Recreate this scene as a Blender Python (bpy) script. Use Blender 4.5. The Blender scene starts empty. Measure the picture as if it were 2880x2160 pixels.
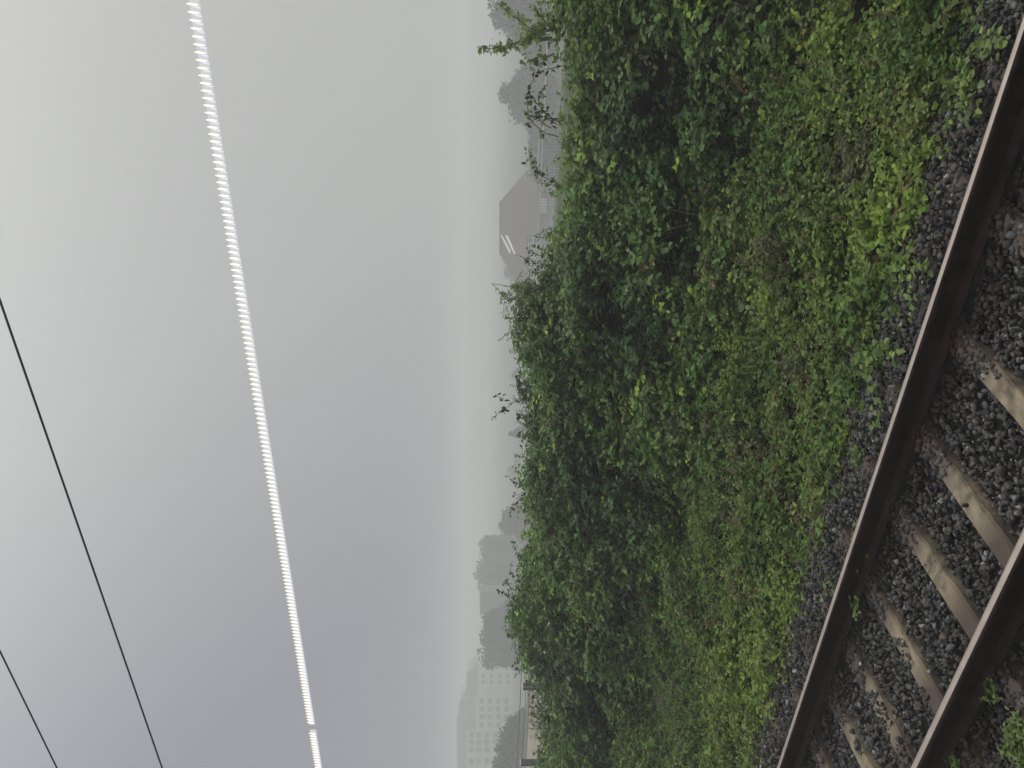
import bpy, math, random
import numpy as np
from mathutils import Matrix, Vector
random.seed(7)
RNG = np.random.default_rng(11)
sc = bpy.context.scene
C = sc.collection

# ------------------------------------------------------------------ camera
FPX = 2500.0                      # focal length in pixels of the 2880 x 2160 photograph
EYE = np.array([0.0, 0.0, 2.88])  # z = 0 is the rail top, +Y is away from the track, -X runs to the left
YAW = math.atan(3699 / FPX)
TILT = math.atan((1440 - 1325) / FPX)
_f = np.array([-math.cos(YAW), math.sin(YAW), 0]); RIGHT = np.array([math.sin(YAW), math.cos(YAW), 0]); _z = np.array([0, 0, 1.0])
FWD = math.cos(TILT) * _f - math.sin(TILT) * _z
UP = math.cos(TILT) * _z + math.sin(TILT) * _f
cd = bpy.data.cameras.new('camera'); cam = bpy.data.objects.new('camera', cd); C.objects.link(cam)
cd.sensor_width = 36; cd.sensor_fit = 'HORIZONTAL'; cd.lens = 36 * FPX / 2880
cd.clip_start = 0.05; cd.clip_end = 3000
M = Matrix.Identity(4)
for i in range(3):                # the camera is held on its side: world up is the left of the picture
    M[i][0] = -UP[i]; M[i][1] = RIGHT[i]; M[i][2] = -FWD[i]; M[i][3] = EYE[i]
cam.matrix_world = M
sc.camera = cam

# ------------------------------------------------------------------ sky, sun, exposure
SUN_AZ = math.radians(62)         # from +X towards +Y: to the right of the view
SUN_EL = math.radians(38)
w = bpy.data.worlds.new('World'); sc.world = w; w.use_nodes = True
nt = w.node_tree; nt.nodes.clear()
def N(tree, typ, **kw):
    n = tree.nodes.new(typ)
    for k, v in kw.items(): setattr(n, k, v)
    return n
out = N(nt, 'ShaderNodeOutputWorld'); bg = N(nt, 'ShaderNodeBackground'); bg.inputs['Strength'].default_value = 0.1
sky = N(nt, 'ShaderNodeTexSky', sky_type='NISHITA'); sky.sun_disc = False
sky.sun_elevation = SUN_EL; sky.sun_rotation = math.pi / 2 - SUN_AZ
sky.dust_density = 4; sky.air_density = 1.2
hs = N(nt, 'ShaderNodeHueSaturation'); hs.inputs['Saturation'].default_value = 0.12
hs.inputs['Value'].default_value = 0.5
ZENITH, HORIZ = 3.5, 1.08
# overcast veil: brighter overhead and towards the hidden sun, greyer and bluer away from it
geo = N(nt, 'ShaderNodeTexCoord')
dot = N(nt, 'ShaderNodeVectorMath', operation='DOT_PRODUCT')
dot.inputs[1].default_value = (math.cos(SUN_EL) * math.cos(SUN_AZ), math.cos(SUN_EL) * math.sin(SUN_AZ), math.sin(SUN_EL))
ramp = N(nt, 'ShaderNodeValToRGB')
cr = ramp.color_ramp
cr.elements[0].position = 0.25; cr.elements[0].color = (.30, .312, .348, 1)
cr.elements[1].position = 1.0; cr.elements[1].color = (.52, .52, .505, 1)
e = cr.elements.new(0.55); e.color = (.448, .455, .450, 1)
e = cr.elements.new(0.80); e.color = (.485, .49, .48, 1)
sc10 = N(nt, 'ShaderNodeVectorMath', operation='SCALE')
# an overcast sky is brightest overhead
sepz = N(nt, 'ShaderNodeSeparateXYZ'); zmx = N(nt, 'ShaderNodeMath', operation='MAXIMUM'); zmx.inputs[1].default_value = 0
zsq = N(nt, 'ShaderNodeMath', operation='POWER'); zsq.inputs[1].default_value = 3
zma = N(nt, 'ShaderNodeMath', operation='MULTIPLY_ADD'); zma.inputs[1].default_value = ZENITH * 10; zma.inputs[2].default_value = HORIZ * 10
mix = N(nt, 'ShaderNodeMix', data_type='RGBA'); mix.inputs['Factor'].default_value = 0.85
L = nt.links.new
L(geo.outputs['Generated'], dot.inputs[0]); L(geo.outputs['Generated'], sepz.inputs[0]); L(sepz.outputs['Z'], zmx.inputs[0]); L(zmx.outputs[0], zsq.inputs[0]); L(zsq.outputs[0], zma.inputs[0]); L(zma.outputs[0], sc10.inputs['Scale'])
L(dot.outputs['Value'], ramp.inputs['Fac']); L(ramp.outputs['Color'], sc10.inputs[0])
L(sky.outputs['Color'], hs.inputs['Color'])
L(hs.outputs['Color'], mix.inputs[6]); L(sc10.outputs['Vector'], mix.inputs[7])
L(mix.outputs[2], bg.inputs['Color']); L(bg.outputs[0], out.inputs['Surface'])

sd = bpy.data.lights.new('sun', 'SUN'); sd.energy = 0.7; sd.angle = math.radians(25); sd.color = (1, .96, .9)
sun = bpy.data.objects.new('sun', sd); C.objects.link(sun)
sdir = Vector((math.cos(SUN_EL) * math.cos(SUN_AZ), math.cos(SUN_EL) * math.sin(SUN_AZ), math.sin(SUN_EL)))
sun.rotation_euler = sdir.to_track_quat('Z', 'Y').to_euler()
sc.view_settings.view_transform = 'Standard'; sc.view_settings.look = 'None'
sc.view_settings.gamma = 1; sc.view_settings.exposure = 0.0
sc.render.engine = 'CYCLES'
sc.cycles.use_denoising = True
sc.cycles.max_bounces = 6; sc.cycles.diffuse_bounces = 2; sc.cycles.volume_bounces = 2; sc.cycles.transparent_max_bounces = 8

# ------------------------------------------------------------------ helpers
def ray(px, py):                  # direction through a pixel of the photograph, depth 1
    return FWD + (1080 - py) / FPX * RIGHT + (1440 - px) / FPX * UP
def at(px, py, Y):                # the point that pixel sees on the upright plane Y
    d = ray(px, py); return EYE + d * (Y / d[1])
def far(px, py, D):               # the point that pixel sees at depth D
    return EYE + ray(px, py) * D

def tag(o, label=None, cat=None, group=None, kind=None):
    if label: o['label'] = label
    if cat: o['category'] = cat
    if group: o['group'] = group
    if kind: o['kind'] = kind
    return o
def empty(name, loc, rz=0):
    o = bpy.data.objects.new(name, None); C.objects.link(o); o.location = loc; o.rotation_euler = (0, 0, rz)
    o.empty_display_size = .2
    return o
def link(name, me, parent=None, loc=None):
    o = bpy.data.objects.new(name, me); C.objects.link(o)
    if parent is not None: o.parent = parent
    if loc is not None: o.location = loc
    return o

class MB:                          # collects boxes, tubes and faces into ONE mesh
    def __init__(s): s.v = []; s.f = []; s.m = []
    def face(s, pts, mi=0):
        b = len(s.v); s.v += [tuple(p) for p in pts]; s.f.append(tuple(range(b, b + len(pts)))); s.m.append(mi)
    def box(s, c, size, mi=0, ax=None):
        c = np.array(c, float); h = np.array(size, float) / 2
        A = np.eye(3) if ax is None else np.array(ax, float)
        b = len(s.v)
        for sx in (-1, 1):
            for sy in (-1, 1):
                for sz in (-1, 1): s.v.append(tuple(c + A[0] * h[0] * sx + A[1] * h[1] * sy + A[2] * h[2] * sz))
        for q in ((0, 1, 3, 2), (4, 6, 7, 5), (0, 4, 5, 1), (2, 3, 7, 6), (0, 2, 6, 4), (1, 5, 7, 3)):
            s.f.append(tuple(b + i for i in q)); s.m.append(mi)
    def tube(s, pts, r, n=6, mi=0):
        pts = [np.array(p, float) for p in pts]; rs = r if hasattr(r, '__len__') else [r] * len(pts)
        b = len(s.v)
        for i, p in enumerate(pts):
            t = pts[min(i + 1, len(pts) - 1)] - pts[max(i - 1, 0)]; t /= (np.linalg.norm(t) + 1e-9)
            u = np.cross(t, (0, 0, 1) if abs(t[2]) < .9 else (1, 0, 0)); u /= np.linalg.norm(u); v = np.cross(t, u)
            for k in range(n):
                a = 2 * math.pi * k / n; s.v.append(tuple(p + rs[i] * (math.cos(a) * u + math.sin(a) * v)))
        for i in range(len(pts) - 1):
            for k in range(n):
                s.f.append((b + i * n + k, b + i * n + (k + 1) % n, b + (i + 1) * n + (k + 1) % n, b + (i + 1) * n + k)); s.m.append(mi)
        s.f.append(tuple(b + k for k in range(n))[::-1]); s.m.append(mi)
        s.f.append(tuple(b + (len(pts) - 1) * n + k for k in range(n))); s.m.append(mi)
    def build(s, name, mats, parent=None, org=(0, 0, 0), smooth=False):
        o0 = np.array(org, float)
        me = bpy.data.meshes.new(name); me.from_pydata([tuple(np.array(v) - o0) for v in s.v], [], s.f)
        for m in (mats if isinstance(mats, (list, tuple)) else [mats]): me.materials.append(m)
        me.polygons.foreach_set('material_index', s.m)
        if smooth: me.polygons.foreach_set('use_smooth', [True] * len(s.f))
        me.update()
        return link(name, me, parent)

def np_mesh(name, V, F, mats, col=None, smooth=False):
    """V (n,3), F (m,k) with the same k for every face; col (n,3) albedo per vertex"""
    me = bpy.data.meshes.new(name); n, m, k = len(V), len(F), F.shape[1]
    me.vertices.add(n); me.vertices.foreach_set('co', V.astype(np.float32).ravel())
    me.loops.add(m * k); me.loops.foreach_set('vertex_index', F.astype(np.int32).ravel())
    me.polygons.add(m); me.polygons.foreach_set('loop_start', np.arange(0, m * k, k, dtype=np.int32))
    me.polygons.foreach_set('loop_total', np.full(m, k, dtype=np.int32))
    if smooth: me.polygons.foreach_set('use_smooth', np.ones(m, bool))
    for mt in (mats if isinstance(mats, (list, tuple)) else [mats]): me.materials.append(mt)
    if col is not None:
        a = me.color_attributes.new('tint', 'FLOAT_COLOR', 'POINT')
        c4 = np.ones((n, 4), np.float32); c4[:, :3] = col; a.data.foreach_set('color', c4.ravel())
    me.update(calc_edges=True)
    return me

def unit(a): return a / (np.linalg.norm(a, axis=-1, keepdims=True) + 1e-9)
def vnoise(P, s, seed=0):          # value noise, 0..1
    P = np.asarray(P, float) / s + seed * 17.13; i = np.floor(P).astype(np.int64); f = P - i; f = f * f * (3 - 2 * f)
    def h(x, y, z):
        n = (x * 374761393 + y * 668265263 + z * 2147483647 + seed * 974711) & 0xffffffff
        n = ((n ^ (n >> 13)) * 1274126177) & 0xffffffff; n = n ^ (n >> 16); return (n & 0xffff) / 65535.0
    r = 0
    for dx in (0, 1):
        for dy in (0, 1):
            for dz in (0, 1):
                wgt = (f[:, 0] if dx else 1 - f[:, 0]) * (f[:, 1] if dy else 1 - f[:, 1]) * (f[:, 2] if dz else 1 - f[:, 2])
                r = r + wgt * h(i[:, 0] + dx, i[:, 1] + dy, i[:, 2] + dz)
    return r
def fbm(P, s, seed=0): return .6 * vnoise(P, s, seed) + .28 * vnoise(P, s / 2.1, seed + 1) + .12 * vnoise(P, s / 4.3, seed + 2)

# ------------------------------------------------------------------ materials
def mat(name): 
    m = bpy.data.materials.new(name); m.use_nodes = True
    return m, m.node_tree, m.node_tree.nodes['Principled BSDF']
def noisy(name, c1, c2, scale=5, rough=.8, metal=0, bump=0, bscale=40, detail=6, spec=.5):
    m, t, b = mat(name)
    tc = N(t, 'ShaderNodeTexCoord'); n = N(t, 'ShaderNodeTexNoise'); n.inputs['Scale'].default_value = scale; n.inputs['Detail'].default_value = detail
    r = N(t, 'ShaderNodeValToRGB'); r.color_ramp.elements[0].position = .3; r.color_ramp.elements[1].position = .7
    r.color_ramp.elements[0].color = (*c1, 1); r.color_ramp.elements[1].color = (*c2, 1)
    t.links.new(tc.outputs['Object'], n.inputs['Vector']); t.links.new(n.outputs['Fac'], r.inputs['Fac']); t.links.new(r.outputs['Color'], b.inputs['Base Color'])
    b.inputs['Roughness'].default_value = rough; b.inputs['Metallic'].default_value = metal; b.inputs['Specular IOR Level'].default_value = spec
    if bump:
        n2 = N(t, 'ShaderNodeTexNoise'); n2.inputs['Scale'].default_value = bscale; n2.inputs['Detail'].default_value = 8
        bp = N(t, 'ShaderNodeBump'); bp.inputs['Strength'].default_value = bump; bp.inputs['Distance'].default_value = .02
        t.links.new(tc.outputs['Object'], n2.inputs['Vector']); t.links.new(n2.outputs['Fac'], bp.inputs['Height']); t.links.new(bp.outputs['Normal'], b.inputs['Normal'])
    return m
def tinted(name, rough=.5, spec=.5, trans=0.0, var=0):
    m, t, b = mat(name)
    a = N(t, 'ShaderNodeAttribute', attribute_name='tint')
    t.links.new(a.outputs['Color'], b.inputs['Base Color'])
    b.inputs['Roughness'].default_value = rough; b.inputs['Specular IOR Level'].default_value = spec
    if trans:
        tr = N(t, 'ShaderNodeBsdfTranslucent'); mx = N(t, 'ShaderNodeMixShader'); mx.inputs['Fac'].default_value = trans
        t.links.new(a.outputs['Color'], tr.inputs['Color']); t.links.new(b.outputs[0], mx.inputs[1]); t.links.new(tr.outputs[0], mx.inputs[2])
        t.links.new(mx.outputs[0], t.nodes['Material Output'].inputs['Surface'])
    if var:
        tc = N(t, 'ShaderNodeTexCoord'); n = N(t, 'ShaderNodeTexNoise'); n.inputs['Scale'].default_value = var; n.inputs['Detail'].default_value = 5
        bp = N(t, 'ShaderNodeBump'); bp.inputs['Strength'].default_value = .5; bp.inputs['Distance'].default_value = .006
        t.links.new(tc.outputs['Object'], n.inputs['Vector']); t.links.new(n.outputs['Fac'], bp.inputs['Height']); t.links.new(bp.outputs['Normal'], b.inputs['Normal'])
    return m
LEAF = tinted('leaf', .42, .32, .34)
FARLEAF = tinted('far_leaf', .7, .2, 0)
STONE = tinted('ballast_stone', .8, .3, 0)
STEM = noisy('stem', (.035, .03, .018), (.09, .075, .04), 30, .8)
DEADSTEM = noisy('dead_stem', (.09, .07, .04), (.24, .20, .13), 6, .85)
BARK = noisy('bark', (.05, .042, .034), (.1, .085, .07), 8, .9)
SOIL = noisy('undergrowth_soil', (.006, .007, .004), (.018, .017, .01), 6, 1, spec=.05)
GROUND = noisy('field_ground', (.04, .055, .022), (.075, .09, .04), .6, .95)
BALLASTBED = noisy('ballast_bed', (.008, .008, .009), (.02, .019, .02), 30, 1, bump=.6, bscale=60, spec=.1)
PATH = noisy('tan_path', (.22, .185, .14), (.31, .265, .20), 1.2, .95, bump=.3, bscale=20)
RAILHEAD = noisy('polished_rail_head', (.50, .42, .36), (.62, .53, .46), 6, .36, .9)
RAILRUST = noisy('rusty_rail_side', (.009, .0045, .004), (.032, .016, .012), 9, .85, bump=.3, bscale=120, spec=.15)
STEEL = noisy('galvanised_steel', (.34, .37, .39), (.50, .53, .55), 12, .5, .3)
DARKSTEEL = noisy('dark_steel', (.06, .07, .075), (.11, .12, .125), 12, .6, .2)
WHITEP = noisy('white_paint', (.62, .62, .6), (.78, .78, .76), 6, .6)
WIREM = noisy('contact_wire_metal', (.06, .06, .068), (.10, .098, .108), 3, .5, .4)
ROOF = noisy('slate_roof', (.06, .035, .02), (.10, .062, .036), 2, .85, bump=.4, bscale=3)
SKYL = noisy('skylight_glass', (.8, .8, .8), (.85, .85, .85), 2, .3)
HWALL = noisy('house_render', (.22, .21, .20), (.30, .29, .28), .7, .9)
AWALL = noisy('apartment_render', (.62, .62, .60), (.74, .73, .71), .3, .9)
AROOF = noisy('apartment_roof', (.30, .29, .29), (.38, .37, .36), .5, .9)
PANE = noisy('window_glass', (.03, .035, .04), (.06, .065, .07), 1, .2)
GREYB = noisy('grey_building_render', (.16, .155, .15), (.22, .21, .2), .4, .9)
SLEEP = None
def sleeper_material():
    m, t, b = mat('weathered_sleeper')
    g = N(t, 'ShaderNodeNewGeometry'); sep = N(t, 'ShaderNodeSeparateXYZ'); t.links.new(g.outputs['Position'], sep.inputs[0])
    n = N(t, 'ShaderNodeTexNoise'); n.inputs['Scale'].default_value = 9; n.inputs['Detail'].default_value = 8
    t.links.new(g.outputs['Position'], n.inputs['Vector'])
    r = N(t, 'ShaderNodeValToRGB'); r.color_ramp.elements[0].position = .3; r.color_ramp.elements[1].position = .72
    r.color_ramp.elements[0].color = (.085, .068, .046, 1); r.color_ramp.elements[1].color = (.34, .275, .18, 1)
    t.links.new(n.outputs['Fac'], r.inputs['Fac'])
    # brake-dust and rust stain that spreads from each rail
    ab = N(t, 'ShaderNodeMath', operation='SUBTRACT'); ab.inputs[1].default_value = 4.04; t.links.new(sep.outputs['Y'], ab.inputs[0])
    a2 = N(t, 'ShaderNodeMath', operation='ABSOLUTE'); t.links.new(ab.outputs[0], a2.inputs[0])
    ad = N(t, 'ShaderNodeMath', operation='MULTIPLY_ADD'); ad.inputs[1].default_value = .35; t.links.new(n.outputs['Fac'], ad.inputs[0]); t.links.new(a2.outputs[0], ad.inputs[2])
    mr = N(t, 'ShaderNodeMapRange'); mr.inputs['From Min'].default_value = .33; mr.inputs['From Max'].default_value = .56; t.links.new(ad.outputs[0], mr.inputs['Value'])
    mx = N(t, 'ShaderNodeMix', data_type='RGBA'); t.links.new(mr.outputs[0], mx.inputs['Factor']); t.links.new(r.outputs['Color'], mx.inputs[6]); mx.inputs[7].default_value = (.075, .052, .038, 1)
    t.links.new(mx.outputs[2], b.inputs['Base Color']); b.inputs['Roughness'].default_value = .9
    bp = N(t, 'ShaderNodeBump'); bp.inputs['Strength'].default_value = .5; bp.inputs['Distance'].default_value = .01
    n2 = N(t, 'ShaderNodeTexNoise'); n2.inputs['Scale'].default_value = 70; t.links.new(g.outputs['Position'], n2.inputs['Vector'])
    t.links.new(n2.outputs['Fac'], bp.inputs['Height']); t.links.new(bp.outputs['Normal'], b.inputs['Normal'])
    return m
SLEEP = sleeper_material()
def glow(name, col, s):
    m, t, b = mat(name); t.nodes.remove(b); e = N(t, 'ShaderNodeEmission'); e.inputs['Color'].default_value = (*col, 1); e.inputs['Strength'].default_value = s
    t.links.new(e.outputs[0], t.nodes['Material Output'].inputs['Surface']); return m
WARM = glow('warm_reflection', (1, .94, .80), 1.3); DIFFUSE = glow('strip_glow', (1, .99, .98), .66)  # emission stands in for lamps mirrored in the window glass
COOL = glow('cool_reflection', (.80, .86, 1), 1.0)

# ------------------------------------------------------------------ ground
YK = np.array([-14, 1.2, 1.9, 6.3, 7.5, 9.0, 11.0, 13.0, 26.0, 40.0, 60.0, 90.0, 300.0, 700.0, 985.0])
ZK = np.array([-.9, -.75, -.34, -.42, -.33, -.12, .0, .2, .2, -3.1, -3.1, -12.0, -12.0, -12.0, 5.0])
mb = MB()
xs = np.linspace(-1290, 480, 119)
for j in range(len(YK) - 1):
    for i in range(len(xs) - 1):
        mb.face([(xs[i], YK[j], ZK[j]), (xs[i + 1], YK[j], ZK[j]), (xs[i + 1], YK[j + 1], ZK[j + 1]), (xs[i], YK[j + 1], ZK[j + 1])])
tag(mb.build('ground', GROUND), kind='structure')
mb = MB(); mb.face([(-120, 13.4, .215), (-15, 13.4, .215), (-15.6, 25.5, .215), (-120, 25.5, .215)])
tag(mb.build('path', PATH), kind='structure')

# ------------------------------------------------------------------ track
YF, YN = 4.79, 3.29               # rail centre lines
mb = MB()
bx = np.linspace(-30, 14, 45)
for i in range(len(bx) - 1):
    for (y0, z0), (y1, z1) in (((1.4, -.62), (2.1, -.265)), ((2.1, -.265), (5.6, -.265)), ((5.6, -.265), (6.6, -.36))):
        mb.face([(bx[i], y0, z0), (bx[i + 1], y0, z0), (bx[i + 1], y1, z1), (bx[i], y1, z1)])
tag(mb.build('ballast_bed', BALLASTBED), kind='structure')

def rail(y, label):
    prof = [(-.07, -.172), (.07, -.172), (.07, -.162), (.0085, -.138), (.0085, -.045), (.034, -.036), (.036, -.012), (.030, -.003), (.018, 0),
            (-.018, 0), (-.030, -.003), (-.036, -.012), (-.034, -.036), (-.0085, -.045), (-.0085, -.138), (-.07, -.162)]
    m = MB(); n = len(prof); X = np.linspace(-30, 14, 23)
    for i in range(len(X) - 1):
        for k in range(n):
            a, b = prof[k], prof[(k + 1) % n]
            m.face([(X[i], y + a[0], a[1]), (X[i + 1], y + a[0], a[1]), (X[i + 1], y + b[0], b[1]), (X[i], y + b[0], b[1])], 1 if k in (7, 8) else 0)
    o = m.build('rail', [RAILRUST, RAILHEAD], org=(0, y, -.172)); o.location = (0, y, -.172)
    tag(o, label, 'rail', 'rails of the track'); return o
rail(YF, 'worn steel rail with bright polished top beside the green verge')
rail(YN, 'steel rail crossing the corner of the picture, nearest the viewer')

# sleepers: centre x, skew (degrees), label
SL = [(-1.35, 0, 'pale tan sleeper mostly buried in ballast, at the right end of the track seen'),
      (-2.02, 1, 'short tan sleeper end showing beside the rail, next to the right end of the track'),
      (-2.82, 1, 'broad tan sleeper with a wide bare face in the middle of the track'),
      (-3.60, 1, 'tan sleeper half hidden by stones with a dark crack near the nearer rail'),
      (-4.24, 4, 'tan sleeper with thin dark stalks lying across its bare middle'),
      (-4.99, 5, 'short bare tan sleeper with a brown stained end at the nearer rail'),
      (-5.68, 6, 'long thin tan sleeper showing almost from rail to rail'),
      (-6.27, 8, 'thin tan sleeper second from the left end of the track seen'),
      (-6.94, 8, 'dim brownish sleeper at the left end of the track seen'),
      (-7.62, 8, 'dim sleeper buried between the rails beyond the left end')]
proto = None
SLP = []; CH = []
for i, (x, sk, lab) in enumerate(SL[:9]):
    if proto is None:
        m = MB(); nx, ny = 4, 26
        W, Ln = .165, 2.5
        # a slightly worn slab: top grid with rounded, nicked edges
        ys = np.linspace(-Ln / 2, Ln / 2, ny + 1)
        prof = [(-W / 2, -.16), (-W / 2, -.016), (-W / 2 + .014, 0), (W / 2 - .014, 0), (W / 2, -.016), (W / 2, -.16)]
        rj = [[(random.uniform(-.006, .006), random.uniform(-.004, .003)) for _ in prof] for _ in ys]
        for a in range(ny):
            for k in range(5):
                P = lambda s, kk: (prof[kk][0] + rj[s][kk][0], ys[s], prof[kk][1] + rj[s][kk][1])
                m.face([P(a, k), P(a, k + 1), P(a + 1, k + 1), P(a + 1, k)])
        for s in (0, ny): m.face([(prof[k][0] + rj[s][k][0], ys[s], prof[k][1] + rj[s][k][1]) for k in range(6)])
        proto = m.build('sleeper', SLEEP); o = proto
    else:
        o = proto.copy(); C.objects.link(o)
    for yr in (YN, YF):
        if i == 0:
            m = MB(); m.box((0, yr - 4.04, .0025), (.17, .30, .009))
            for sy in (-1, 1):
                m.box((0, yr - 4.04 + sy * .088, .016), (.10, .035, .018)); m.tube([(0, yr - 4.04 + sy * .092, .02), (0, yr - 4.04 + sy * .092, .052)], .016, 6)
                m.tube([(.05, yr - 4.04 + sy * .115, .012), (.052, yr - 4.04 + sy * .075, .034), (-.052, yr - 4.04 + sy * .075, .034), (-.05, yr - 4.04 + sy * .115, .012)], .007, 5)
            c = m.build('rail_chair', RAILRUST, o); CH.append(c)
        else:
            c = CH[0 if yr == YN else 1].copy(); C.objects.link(c); c.parent = o
    o.location = (x, 4.04, -.176); o.rotation_euler = (0, 0, math.radians(sk))
    tag(o, lab, 'sleeper', 'sleepers under the rails')
    SLP.append((x, math.radians(sk)))

# ballast stones
def stones(n, area_fn, size, zfn, colfn, name):
    ico = []
    import bmesh
    for s in range(16):
        bm = bmesh.new(); bmesh.ops.create_icosphere(bm, subdivisions=1, radius=1)
        r = np.random.default_rng(100 + s)
        V = np.array([v.co for v in bm.verts]); 
        V = V * (1 + r.uniform(-.35, .3, (len(V), 1))); V *= r.uniform(.5, 1.25, (1, 3))
        # chop flat facets, as broken stone has
        for _ in range(7):
            nn = unit(r.normal(size=3)); dd = r.uniform(.28, .6); ex = V @ nn - dd; V = V - np.outer(np.maximum(ex, 0), nn)
        F = np.array([[v.index for v in f.verts] for f in bm.faces]); bm.free(); ico.append((V, F))
    X, Y = area_fn(n); n = len(X)
    P = np.stack([X, Y, zfn(X, Y)], 1)
    q = unit(RNG.normal(size=(n, 4))); a, b, c, d = q.T
    Rm = np.stack([np.stack([1 - 2 * (c * c + d * d), 2 * (b * c - a * d), 2 * (b * d + a * c)], 1),
                   np.stack([2 * (b * c + a * d), 1 - 2 * (b * b + d * d), 2 * (c * d - a * b)], 1),
                   np.stack([2 * (b * d - a * c), 2 * (c * d + a * b), 1 - 2 * (b * b + c * c)], 1)], 1)
    S = size[0] + (size[1] - size[0]) * RNG.random(n) ** 1.6
    col = colfn(P)
    Vs, Fs, Cs = [], [], []; off = 0
    kind = RNG.integers(0, len(ico), n)
    for k, (V, F) in enumerate(ico):
        ix = np.where(kind == k)[0]
        W = np.einsum('nij,vj->nvi', Rm[ix], V) * S[ix, None, None] + P[ix, None, :]
        Vs.append(W.reshape(-1, 3)); nv = len(V)
        Fs.append((F[None] + off + nv * np.arange(len(ix))[:, None, None]).reshape(-1, 3)); off += nv * len(ix)
        Cs.append(np.repeat(col[ix], nv, 0))
    me = np_mesh(name, np.concatenate(Vs), np.concatenate(Fs), STONE, np.concatenate(Cs))
    return link(name, me)
def near_sleeper(X, Y):
    dmin = np.full(len(X), 9.)
    for x, sk in SLP:
        xc = x - math.tan(sk) * (Y - 4.04); dmin = np.minimum(dmin, np.abs(X - xc) * math.cos(sk))
    return np.where(Y < 5.27, dmin, 9.)
def stone_area(n):
    X = RNG.uniform(-13.5, 1.6, n); Y = RNG.uniform(1.7, 6.45, n)
    ok = (X > -1.62 * Y - 2.2)
    ok &= (np.abs(Y - YF) > .055) & (np.abs(Y - YN) > .055)
    d = near_sleeper(X, Y)
    P = np.stack([X, Y, X * 0], 1)
    cov = fbm(P, .7, 5) + np.clip((Y - 4.25) * 1.2, 0, .6) + np.clip((3.60 - Y) * .25, 0, .12) + .22 * (fbm(P, .16, 15) - .5)
    bare = (Y > YN - .1) & (Y < YF - .05) & (cov < .66)
    edge = .097
    ok &= ~((d < edge) & bare & (RNG.random(len(X)) >.004))
    return X[ok], Y[ok]
def stone_z(X, Y):
    P = np.stack([X, Y, X * 0], 1)
    z = -.225 + .035 * (fbm(P, .9, 3) - .5) + RNG.uniform(-.03, .018, len(X))
    d = near_sleeper(X, Y)
    z = np.where((d < .085), np.maximum(z, -.180 + RNG.uniform(0, .016, len(X))), np.where(d < .15, np.minimum(z, -.205), z))
    z = np.where(np.abs(Y - YF) < .12, np.minimum(z, -.17), z); z = np.where(np.abs(Y - YN) < .12, np.minimum(z, -.17), z)
    z = np.where(Y > 5.5, z - (Y - 5.5) * .11, z); z = np.where(Y < 2.1, z - (2.1 - Y) * .5, z)
    return z
def stone_col(P):
    n = len(P); v = RNG.random(n)
    c = np.array([.066, .063, .060])[None] * (.35 + 1.5 * v[:, None] ** 1.5)
    lt = RNG.random(n) > .88; c[lt] *= RNG.uniform(1.5, 3.4, (lt.sum(), 1))
    br = RNG.random(n) > .84; c[br] = np.array([.095, .075, .058]) * RNG.uniform(.5, 1.3, (br.sum(), 1))
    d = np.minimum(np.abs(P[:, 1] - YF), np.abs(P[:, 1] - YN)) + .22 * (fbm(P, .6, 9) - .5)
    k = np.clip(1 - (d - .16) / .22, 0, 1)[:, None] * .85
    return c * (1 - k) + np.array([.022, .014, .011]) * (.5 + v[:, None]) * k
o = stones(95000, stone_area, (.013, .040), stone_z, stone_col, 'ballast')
tag(o, 'dark grey crushed stone ballast between and beside the rails', 'ballast', kind='stuff')

# ------------------------------------------------------------------ leaves
def leaf_mesh(name, P, A, Nn, Ls, col, wid=.62, material=None, fold=.22, droop=.18):
    """P base, A axis, Nn normal, Ls length; two folded quads per leaf"""
    n = len(P); A = unit(A); B = unit(np.cross(Nn, A)); Nn = np.cross(A, B)
    Ls = Ls[:, None]; Wd = Ls * wid * .5 * RNG.uniform(.8, 1.2, (n, 1))
    def pt(a, b, c): return P + A * Ls * a + B * Wd * b + Nn * Ls * c
    V = np.stack([pt(0, 0, 0), pt(.28, .92, fold * .30), pt(.66, .80, fold * .25 - droop * .25), pt(1, 0, -droop),
                  pt(.66, -.80, fold * .25 - droop * .25), pt(.28, -.92, fold * .30)], 1).reshape(-1, 3)
    b = (np.arange(n) * 6)[:, None]
    F = np.concatenate([b + np.array([[0, 1, 2, 3]]), b + np.array([[0, 3, 4, 5]])], 0)
    return np_mesh(name, V, F, material or LEAF, np.repeat(col, 6, 0))

def shoots(P0, D, L, per, leaf, up=(0, 0, 1), droop=.35, jit=.6):
    """leafy shoots from P0 along D of length L with `per` leaves each -> leaf arrays"""
    n = len(P0); D = unit(D); t = (np.arange(per) + .5) / per
    t = np.clip(t[None] + RNG.uniform(-.06, .06, (n, per)), 0.02, 1)
    p = P0[:, None] + D[:, None] * (L[:, None] * t)[..., None]
    p[..., 2] -= droop * L[:, None] * t ** 2
    side = unit(np.cross(D, np.array(up)[None] + RNG.normal(0, .2, (n, 3))))
    sgn = np.where(np.arange(per) % 2 == 0, 1.0, -1.0)[None, :, None]
    A = D[:, None] * .55 + side[:, None] * sgn * .8 + RNG.normal(0, .35, (n, per, 3)); A[..., 2] -= .25
    Nn = np.array(up)[None, None] * .9 + D[:, None] * .45 + RNG.normal(0, jit * .6, (n, per, 3))
    ls = leaf * RNG.uniform(.6, 1.25, (n, per)) * (1.08 - .45 * t)
    return p.reshape(-1, 3), A.reshape(-1, 3), Nn.reshape(-1, 3), ls.reshape(-1), np.repeat(np.arange(n), per)

def pal(n, stops, wts):
    k = RNG.choice(len(stops), n, p=np.array(wts) / sum(wts)); return np.array(stops)[k] * RNG.uniform(.75, 1.25, (n, 1))

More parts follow.
